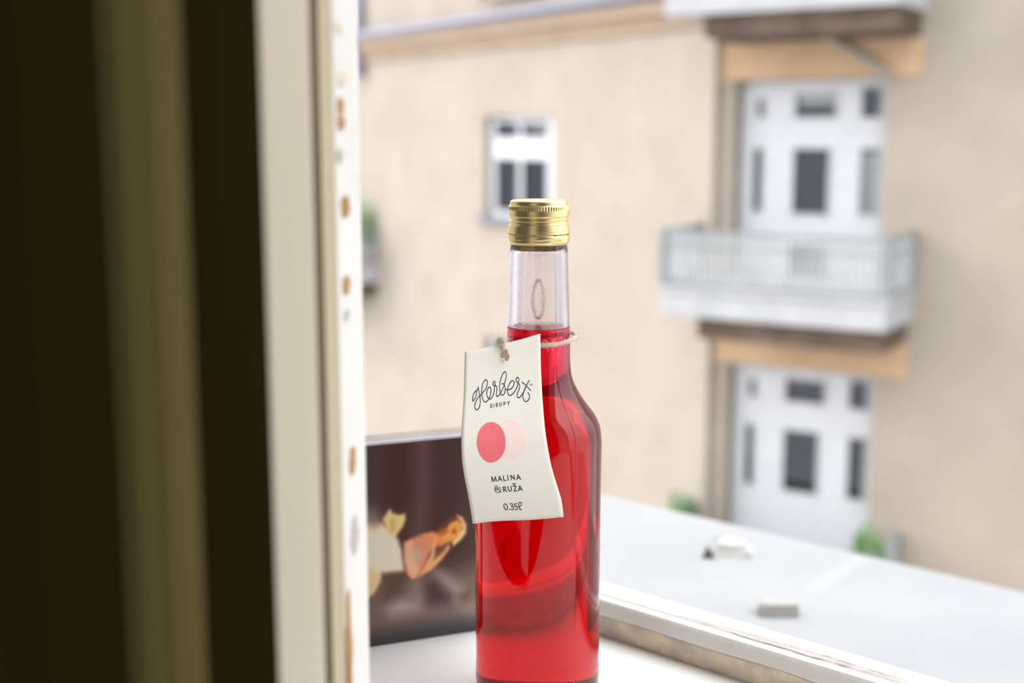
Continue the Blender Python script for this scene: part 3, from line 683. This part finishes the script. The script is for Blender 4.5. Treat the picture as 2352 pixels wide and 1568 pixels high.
# ================================================================== THE TAG
TD = json.loads('''{"G":[[[-33.89,-28.0,10.05],[-27.29,-20.7,10.21],[-20.54,-13.4,10.47],[-13.65,-6.1,10.94],[-6.64,1.2,11.64],[0.46,8.5,12.65]],[[-34.07,-28.68,3.03],[-27.42,-21.32,3.04],[-20.61,-13.96,3.1],[-13.65,-6.6,3.33],[-6.56,0.76,3.8],[0.63,8.12,4.57]],[[-34.22,-30.31,-3.81],[-27.53,-22.89,-3.96],[-20.66,-15.47,-4.1],[-13.64,-8.04,-4.13],[-6.49,-0.62,-3.89],[0.78,6.8,-3.35]],[[-34.43,-32.38,-10.55],[-27.64,-24.9,-10.85],[-20.67,-17.42,-11.2],[-13.54,-9.93,-11.48],[-6.27,-2.45,-11.47],[1.13,5.03,-11.19]],[[-34.83,-35.07,-17.11],[-27.89,-27.63,-17.55],[-20.77,-20.2,-18.09],[-13.47,-12.76,-18.6],[-6.02,-5.32,-18.81],[1.57,2.11,-18.76]],[[-35.23,-37.66,-23.65],[-28.12,-30.31,-24.22],[-20.8,-22.97,-24.94],[-13.3,-15.62,-25.67],[-5.65,-8.28,-26.08],[2.14,-0.93,-26.25]],[[-35.27,-39.65,-30.32],[-28.0,-32.4,-31.0],[-20.51,-25.14,-31.88],[-12.85,-17.89,-32.82],[-5.02,-10.63,-33.43],[2.97,-3.38,-33.8]],[[-35.0,-38.63,-37.73],[-27.52,-31.68,-38.45],[-19.83,-24.74,-39.43],[-11.95,-17.79,-40.51],[-3.92,-10.85,-41.24],[4.28,-3.9,-41.75]],[[-34.15,-35.82,-45.63],[-26.49,-29.51,-46.29],[-18.63,-23.2,-47.27],[-10.59,-16.89,-48.4],[-2.4,-10.58,-49.15],[5.93,-4.27,-49.69]],[[-32.9,-32.88,-53.61],[-25.01,-27.21,-54.17],[-16.94,-21.53,-55.12],[-8.7,-15.86,-56.25],[-0.32,-10.19,-56.99],[8.19,-4.52,-57.54]],[[-31.85,-29.94,-61.73],[-23.69,-24.9,-62.18],[-15.35,-19.87,-63.06],[-6.85,-14.83,-64.17],[1.77,-9.79,-64.88],[10.53,-4.76,-65.4]],[[-30.96,-27.0,-69.99],[-22.73,-22.6,-70.35],[-14.34,-18.2,-71.19],[-5.8,-13.8,-72.33],[2.84,-9.4,-73.02],[11.6,-5.0,-73.56]]],"W":{"logo_lettering":[[[[1782,2168],[1818,2301],[1929,2546],[2026,2717],[2087,2939],[2087,3156],[2006,3349],[1837,3463],[1660,3477],[1495,3401],[1428,3251],[1462,3090],[1586,2936],[1812,2790],[2044,2691],[2238,2607],[2472,2499],[2714,2374],[2895,2225],[2967,2068],[2933,1922],[2788,1844],[2624,1852],[2422,1970],[2303,2159],[2246,2372],[2255,2572],[2314,2775],[2429,2947],[2599,3070],[2782,3111],[2998,3062],[3192,2967],[3322,2814],[3411,2622],[3424,2443],[3363,2331],[3261,2283],[3099,2321],[2958,2446],[2896,2586],[2944,2752],[3066,2886],[3251,2962],[3432,2965],[3627,2870],[3779,2701],[3870,2493],[3912,2317],[3953,2213],[3967,2089],[3874,2019],[3730,2053],[3681,2157],[3770,2235],[3973,2268],[4135,2306],[4195,2409],[4177,2586],[4142,2726],[4148,2852],[4270,2904],[4468,2838],[4706,2711],[4945,2517],[5155,2286],[5327,2036],[5433,1816],[5391,1654],[5246,1588],[5060,1633],[4835,1799],[4649,2050],[4562,2328],[4581,2578],[4646,2743],[4749,2839],[4912,2878],[5113,2831],[5232,2699],[5271,2525],[5213,2379],[5114,2283],[4993,2220],[4869,2236]],[[1783,2226],[1656,2334],[1415,2405],[1216,2507],[1119,2645],[1104,2789],[1128,2927],[1316,2851],[1483,2728],[1567,2571],[1568,2390]],[[5271,2570],[5556,2610],[5881,2618],[6166,2562],[6374,2439],[6442,2304],[6345,2200],[6183,2161],[5976,2214],[5765,2354],[5617,2518],[5577,2691],[5618,2835],[5759,2934],[5960,2958],[6243,2900],[6528,2765],[6776,2595],[6949,2384],[7042,2201],[6989,2074],[6888,2039],[6743,2069],[6684,2151],[6752,2262],[6950,2366],[7127,2469],[7142,2592],[7035,2739],[6868,2899],[6784,3031],[6861,3142],[7040,3174],[7283,3108],[7573,2943],[7830,2726],[8088,2545],[8391,2361]],[[8023,2590],[7784,2808],[7570,3011],[7520,3197],[7630,3364],[7821,3460],[8062,3457],[8272,3373],[8366,3244],[8315,3102],[8160,2992]],[[7461,2368],[7762,2485],[8041,2626],[8317,2792],[8533,2908]]],2.3],"trademark_lettering":[[[[8424,2565],[8588,2570]],[[8506,2567],[8520,2649]],[[8622,2654],[8620,2578],[8699,2624],[8772,2583],[8790,2659]]],0.8],"small_lettering":[[[[3591,3313],[3490,3292],[3420,3323],[3454,3371],[3554,3407],[3583,3451],[3497,3481],[3398,3462]],[[3847,3288],[3824,3475]],[[4148,3477],[4145,3280],[4276,3288],[4309,3348],[4246,3385],[4159,3388]],[[4226,3389],[4318,3478]],[[4573,3272],[4574,3405],[4641,3466],[4740,3464],[4792,3410],[4800,3277]],[[5097,3464],[5100,3282],[5251,3293],[5298,3349],[5238,3389],[5106,3394]],[[5551,3288],[5675,3385]],[[5818,3281],[5675,3385],[5672,3473]]],1.7],"flavour_lettering":[[[[2940,7702],[3003,7426]],[[3008,7430],[3187,7700]],[[3187,7700],[3421,7427]],[[3421,7427],[3438,7698]],[[3644,7694],[3895,7429]],[[3895,7429],[4051,7697]],[[3740,7619],[4018,7608]],[[4348,7414],[4284,7685]],[[4284,7685],[4550,7683]],[[4833,7401],[4803,7691]],[[5142,7673],[5183,7404]],[[5183,7404],[5506,7666]],[[5506,7666],[5544,7407]],[[5766,7675],[6010,7404]],[[6010,7404],[6186,7685]],[[5862,7601],[6114,7590]],[[3995,8334],[3990,8065]],[[3990,8065],[4201,8056],[4268,8112],[4218,8179],[3991,8207]],[[4112,8205],[4293,8336]],[[4564,8042],[4535,8197],[4583,8299],[4735,8309],[4863,8245],[4902,8043]],[[5142,8050],[5496,8042]],[[5496,8042],[5121,8320]],[[5121,8320],[5459,8316]],[[5186,7887],[5296,7968]],[[5296,7968],[5451,7886]],[[5646,8316],[5878,8044]],[[5878,8044],[6058,8314]],[[5717,8250],[5984,8239]]],2.0],"ampersand":[[[[3419,8000],[3286,7963],[3141,7992],[3069,8078],[3030,8214],[3091,8314],[3293,8362],[3492,8334],[3619,8260],[3657,8153],[3611,8074],[3525,8056],[3448,8118],[3441,8216],[3509,8296],[3618,8344],[3738,8366]],[[3056,8156],[3158,8081],[3278,8065],[3348,8116],[3336,8184],[3226,8220],[3143,8198],[3146,8149],[3224,8141]]],1.35],"volume_lettering":[[[[3882,9044],[3773,9041],[3667,9087],[3644,9163],[3681,9279],[3782,9368],[3906,9380],[3996,9324],[4018,9229],[3970,9113],[3882,9044]],[[4191,9362],[4218,9370]],[[4314,9063],[4449,9043],[4556,9049],[4595,9098],[4538,9163],[4438,9190],[4577,9212],[4665,9280],[4623,9355],[4485,9391],[4349,9360]],[[5071,9061],[4843,9065]],[[4843,9065],[4837,9198],[4982,9201],[5109,9261],[5100,9346],[4956,9396],[4801,9368]],[[5338,9228],[5499,9184],[5590,9073],[5567,8996],[5444,8983],[5319,9019],[5281,9122],[5305,9275],[5344,9379],[5410,9400],[5525,9383]]],1.9]},"E":{"red":[[5171,5537],[5132,5685],[5067,5828],[4967,5966],[4835,6095],[4681,6214],[4504,6321],[4311,6413],[4107,6490],[3895,6549],[3677,6590],[3459,6611],[3242,6613],[3031,6595],[2829,6557],[2640,6498],[2466,6418],[2310,6321],[2175,6211],[2060,6087],[1970,5953],[1889,5810],[1825,5661],[1788,5508],[1780,5355],[1801,5204],[1850,5057],[1925,4918],[2028,4788],[2156,4671],[2309,4567],[2475,4479],[2661,4408],[2864,4353],[3079,4316],[3304,4299],[3533,4302],[3763,4324],[3989,4366],[4206,4426],[4412,4504],[4599,4597],[4763,4705],[4905,4825],[5021,4956],[5111,5095],[5161,5240],[5180,5388]],"pink":[[7588,5581],[7536,5727],[7456,5869],[7343,6004],[7204,6130],[7040,6245],[6851,6347],[6647,6435],[6431,6507],[6207,6565],[5978,6605],[5749,6625],[5522,6625],[5302,6606],[5092,6567],[4896,6509],[4716,6433],[4556,6340],[4419,6233],[4301,6112],[4209,5979],[4136,5837],[4080,5689],[4053,5536],[4057,5382],[4091,5230],[4154,5081],[4238,4940],[4351,4808],[4490,4687],[4654,4581],[4835,4490],[5035,4417],[5252,4363],[5481,4329],[5718,4314],[5958,4319],[6197,4344],[6431,4387],[6654,4452],[6864,4534],[7053,4631],[7220,4742],[7363,4865],[7479,4998],[7561,5139],[7601,5284],[7609,5433]]},"hole":[0.5088,0.0651]}''')
TO = np.array([.013, .585, .18]); G = np.array(TD['G']) / 1000 + TO
nbg, nag = G.shape[:2]
def cat(P, t):
    """Catmull-Rom along axis 0 at parameter t in 0..1 (clamped, extrapolating ends)"""
    n = len(P) - 1; x = min(max(t, 0), 1) * n; i = min(int(x), n - 1); f = x - i
    p1, p2 = P[i], P[i + 1]; p0 = P[i - 1] if i else 2 * p1 - p2; p3 = P[i + 2] if i + 2 <= n else 2 * p2 - p1
    q = .5 * (2 * p1 + (p2 - p0) * f + (2 * p0 - 5 * p1 + 4 * p2 - p3) * f * f + (3 * p1 - p0 - 3 * p2 + p3) * f**3)
    return q + ((p2 - p1) * (t - min(max(t, 0), 1)) * n)
def S(a, b): return cat(np.array([cat(G[:, i], b) for i in range(nag)]), a)
def Nrm(a, b):
    h = .004; n = np.cross(S(a + h, b) - S(a - h, b), S(a, b + h) - S(a, b - h)); n /= np.linalg.norm(n)
    return n if n[1] < 0 else -n
tag = empty('hang_tag', S(.5, .065)); setp(tag, 'cream paper tag with coral circles and lettering, hung on the bottle neck by twine', 'tag')
ha, hb = TD['hole']; hr_a, hr_b = .042, .024
na, nb = 24, 40; TK = .00032
pb = MB(); idx = {}
def tagface(off, flip):
    V = [[None] * (na + 1) for _ in range(nb + 1)]
    for j in range(nb + 1):
        for i in range(na + 1):
            a, b_ = i / na, j / nb
            V[j][i] = (a, b_)
    return V
hole_seg = 20; ci0, ci1, cj0, cj1 = 10, 14, 1, 4     # the cells around the hole are replaced by a ring of faces
sides = []
for off in (0, -TK):
    V = {}
    for j in range(nb + 1):
        for i in range(na + 1):
            if ci0 < i < ci1 and cj0 < j < cj1: continue
            a, b_ = i / na, j / nb; V[(i, j)] = pb.bm.verts.new(S(a, b_) + Nrm(a, b_) * off)
    for j in range(nb):
        for i in range(na):
            if ci0 <= i < ci1 and cj0 <= j < cj1: continue
            f = pb.bm.faces.new((V[(i, j)], V[(i, j + 1)], V[(i + 1, j + 1)], V[(i + 1, j)])); f.smooth = True
    border = [(i, cj0) for i in range(ci0, ci1)] + [(ci1, j) for j in range(cj0, cj1)] + [(i, cj1) for i in range(ci1, ci0, -1)] + [(ci0, j) for j in range(cj1, cj0, -1)]
    H = []
    for (i, j) in border:
        ang = math.atan2((j / nb - hb) / hr_b, (i / na - ha) / hr_a); a, b_ = ha + hr_a * math.cos(ang), hb + hr_b * math.sin(ang)
        H.append(pb.bm.verts.new(S(a, b_) + Nrm(a, b_) * off))
    for k in range(len(border)):
        k2 = (k + 1) % len(border); pb.bm.faces.new((V[border[k]], V[border[k2]], H[k2], H[k])).smooth = True
    edge = [(i, 0) for i in range(na)] + [(na, j) for j in range(nb)] + [(i, nb) for i in range(na, 0, -1)] + [(0, j) for j in range(nb, 0, -1)]
    sides.append(([V[e] for e in edge], H))
for loopi in (0, 1):
    A_, B_ = sides[0][loopi], sides[1][loopi]
    for k in range(len(A_)): pb.bm.faces.new((A_[k], A_[(k + 1) % len(A_)], B_[(k + 1) % len(A_)], B_[k]))
pap = pb.build('paper', M_paper, tag, loc=ORI[tag.name])
def smooth_line(P, per=5):
    P = [np.array(p, float) for p in P]
    if len(P) < 3: 
        return [P[0] + (P[1] - P[0]) * k / 6 for k in range(7)]
    out = []; n = len(P) - 1
    for i in range(n):
        p1, p2 = P[i], P[i + 1]; p0 = P[i - 1] if i else (P[-2] if np.allclose(P[0], P[-1]) else p1); p3 = P[i + 2] if i + 2 <= n else (P[1] if np.allclose(P[0], P[-1]) else p2)
        for k in range(per):
            f = k / per; out.append(.5 * (2 * p1 + (p2 - p0) * f + (2 * p0 - 5 * p1 + 4 * p2 - p3) * f * f + (3 * p1 - p0 - 3 * p2 + p3) * f**3))
    out.append(P[-1]); return out
PXM = .00024                       # metres of tag per stroke unit
def ink_strokes(name, strokes, wpx, off, sharp):
    b = MB(); hw = wpx * PXM / 2; lift = off
    for st in strokes:
        P = [(p[0] / 1e4, p[1] / 1e4) for p in st]
        Q = smooth_line(P) if not sharp or len(P) > 3 else sum(([np.array(P[i]) + (np.array(P[i + 1]) - np.array(P[i])) * k / 4 for k in range(4)] for i in range(len(P) - 1)), []) + [np.array(P[-1])]
        X = [S(*q) for q in Q]; NN = [Nrm(*q) for q in Q]; L = []
        for i in range(len(X)):
            d = X[min(i + 1, len(X) - 1)] - X[max(i - 1, 0)]; w_ = np.cross(d, NN[i]); w_ = w_ / (np.linalg.norm(w_) + 1e-12) * hw
            L.append((b.bm.verts.new(X[i] + w_ + NN[i] * lift), b.bm.verts.new(X[i] - w_ + NN[i] * lift)))
        for i in range(len(L) - 1): b.bm.faces.new((L[i][0], L[i + 1][0], L[i + 1][1], L[i][1]))
        for e in (0, len(X) - 1):                      # round ends
            d = (X[e] - X[1]) if e == 0 else (X[e] - X[e - 1]); d = d / (np.linalg.norm(d) + 1e-12); w_ = np.cross(d, NN[e]); w_ /= np.linalg.norm(w_)
            b.bm.faces.new([b.bm.verts.new(X[e] + (w_ * math.cos(math.pi * k / 6) + d * math.sin(math.pi * k / 6)) * hw + NN[e] * lift) for k in range(7)])
        lift += .000002
    return b.build(name, M_ink, tag, recalc=False)
for k_, (nm, (st, wpx)) in enumerate(TD['W'].items()):
    ink_strokes(nm, st, wpx, .00005, nm in ('flavour_lettering', 'small_lettering', 'trademark_lettering'))
def disc(name, poly, m, lift):
    P = np.array(poly) / 1e4; c = P.mean(0); b = MB(); rings = []
    for k in (1, .75, .5, .25): rings.append([b.bm.verts.new(S(*(c + (p - c) * k)) + Nrm(*(c + (p - c) * k)) * lift) for p in P])
    n = len(P); cc = b.bm.verts.new(S(*c) + Nrm(*c) * lift)
    for A_, B_ in zip(rings, rings[1:]):
        for i in range(n): b.bm.faces.new((A_[i], A_[(i + 1) % n], B_[(i + 1) % n], B_[i]))
    for i in range(n): b.bm.faces.new((rings[-1][i], rings[-1][(i + 1) % n], cc))
    return b.build(name, m, tag, recalc=False)
setp(disc('printed_circle', TD['E']['pink'], M_pink, .00003), 'pale pink printed circle')
setp(disc('printed_circle', TD['E']['red'], M_red, .00005), 'coral red printed circle')
# the lens where the two discs overlap, a little deeper
def inside(poly, p):
    r = False; n = len(poly)
    for i in range(n):
        (x0, y0), (x1, y1) = poly[i], poly[(i + 1) % n]
        if (y0 > p[1]) != (y1 > p[1]) and p[0] < (x1 - x0) * (p[1] - y0) / (y1 - y0) + x0: r = not r
    return r
Er, Ep = TD['E']['red'], TD['E']['pink']
lensp = [p for p in Er if inside(Ep, p)] + [p for p in Ep if inside(Er, p)]
cl = np.mean(lensp, 0); lensp.sort(key=lambda p: math.atan2(p[1] - cl[1], p[0] - cl[0]))
disc('circle_overlap', lensp, M_overlap, .00007)

# twine: a loop round the neck, knotted through the hole
AXZ = .1852
K = S(ha, hb); kn = Nrm(ha, hb)
kx, ky = K[0] - BX, K[1] - BY; kang = math.atan2(ky, kx)
knot = S(.47, 0) + np.array([0, 0, .0015]) + Nrm(.47, 0) * .0003
kang = math.atan2(knot[1] - BY, knot[0] - BX); kd = math.hypot(knot[0] - BX, knot[1] - BY)
ringp = []
nr = 90
for i in range(nr + 1):
    t = i / nr; a = kang + .0 + 2 * math.pi * t
    d = min(t, 1 - t) * 2 * math.pi                       # angle from the knot
    rr = .0171
    rr += .0016 * math.exp(-((((a - R(5)) + math.pi) % (2 * math.pi) - math.pi) / .45) ** 2)
    x, y = BX + rr * math.cos(a), BY + rr * math.sin(a)
    z = AXZ + .0011 + .0022 * math.cos(a - R(0)) + .0008 * math.sin(2 * a) * (d > .6)
    ringp.append(Vector((x, y, z)))
def twine(b, path, r, turns, closed=False):
    N = len(path)
    for ph in (0, 2.09, 4.19):
        P = []
        for i, p in enumerate(path):
            d = (path[min(i + 1, N - 1)] - path[max(i - 1, 0)]).normalized(); u = d.cross(Vector((0, 0, 1)));
            if u.length < .05: u = d.cross(Vector((1, 0, 0)))
            u.normalize(); v = d.cross(u); a = ph + 2 * math.pi * turns * i / N
            P.append(p + (u * math.cos(a) + v * math.sin(a)) * r * .48)
        b.tube(P, r * .58, 7)
def curve(P, n):
    P = [np.array(p) for p in P]; return [Vector(cat(np.array(P), i / n)) for i in range(n + 1)]
tw = MB(); twine(tw, ringp, .00120, 22)
rq = ringp[int(nr * .955)]
twine(tw, curve([Vector(knot), Vector(knot) + Vector((-.0004, .0022, -.0004)), Vector(knot) * .4 + rq * .6 + Vector((-.0008, .001, 0)), rq], 20), .0011, 4)
tw.build('twine', M_twine, tag, smooth=True)
# knot and end through the hole
kp = Vector(knot); hz = Vector(K)
front = Vector(kn)
b = MB()
twine(b, curve([kp + Vector((.0010, .0006, -.0006)), kp + front * .0012 + Vector((-.0003, 0, .0004)), kp + front * .0016 + Vector((-.0002, 0, -.0012)), hz + front * .0014 + Vector((-.0009, 0, .0032)), hz + front * .0014 + Vector((-.0002, 0, .0010)), hz - front * .0008 + Vector((.0004, 0, -.0006)), hz - front * .0032 + Vector((.0006, .001, .0014)), kp + Vector((.0012, .0022, -.0020)), kp + Vector((.0010, .0006, .0006))], 48), .0010, 6)
for rot in (0, 1.2, 2.3):
    cc, ss = math.cos(rot), math.sin(rot)
    twine(b, curve([kp + Vector((x * cc - y * ss, x * ss + y * cc, z)) for x, y, z in ((.0016, .0004, .0009), (.0002, -.0013, .0013), (-.0015, -.0002, .0002), (-.0003, .0012, -.0012), (.0013, .0002, -.0009), (.0006, -.0011, .0004))], 26), .0009, 4)
b.build('twine_knot', M_twine, tag, smooth=True)
b = MB(); twine(b, curve([hz + front * .0018 + Vector((-.0002, 0, .0026)), hz + front * .0020 + Vector((.0003, 0, .0010)), hz + front * .0018 + Vector((.0006, 0, -.0008)), hz + front * .0012 + Vector((.0003, 0, -.0022))], 16), .0009, 2)
setp(b.build('twine_end', M_twinered, tag, smooth=True), 'red-stained end of the twine at the hole')
# the spare loop standing up behind the neck
b = MB(); zb_ = .1890; yb = BY + .0178; lp = []
for i in range(41):
    t = i / 40; a = 2 * math.pi * t - math.pi / 2
    lp.append(Vector((BX + .0004 - .0029 * math.cos(a), yb - .0004 + .0004 * math.sin(a), .2045 + .0098 * math.sin(a))))
twine(b, lp, .0008, 12); b.build('twine_loop', M_twine, tag, smooth=True)
# loose fibres
b = MB()
def hair(p, d, L, cur):
    P = [p]; d = d.normalized()
    for k in range(6):
        d = (d + cur * .35).normalized(); cur = (cur + Vector((rnd.gauss(0, .5), rnd.gauss(0, .5), rnd.gauss(0, .5)))); P.append(P[-1] + d * L / 6)
    b.tube(P, [.00007, .00007, .00006, .00006, .00005, .00005, .00004], 4)
for i in range(640):
    q = rnd.random()
    if q < .30: p = kp + Vector((rnd.gauss(0, .0012), rnd.gauss(0, .0012), rnd.gauss(0, .0012)))
    elif q < .62: p = ringp[int(nr * (.30 + .25 * rnd.random()))] 
    else: p = ringp[rnd.randrange(nr)]
    p = p + Vector((rnd.gauss(0, .0007), rnd.gauss(0, .0007), rnd.gauss(0, .0007)))
    out = Vector((p.x - BX, p.y - BY, 0)).normalized()
    d = out * rnd.uniform(.1, 1) + Vector((rnd.gauss(0, .6), rnd.gauss(0, .6), rnd.gauss(0, .7)))
    hair(p, d, rnd.uniform(.0012, .0042), Vector((rnd.gauss(0, 1), rnd.gauss(0, 1), rnd.gauss(0, 1))))
o = b.build('twine_fibres', M_twine, tag, recalc=False); setp(o, kind='stuff')
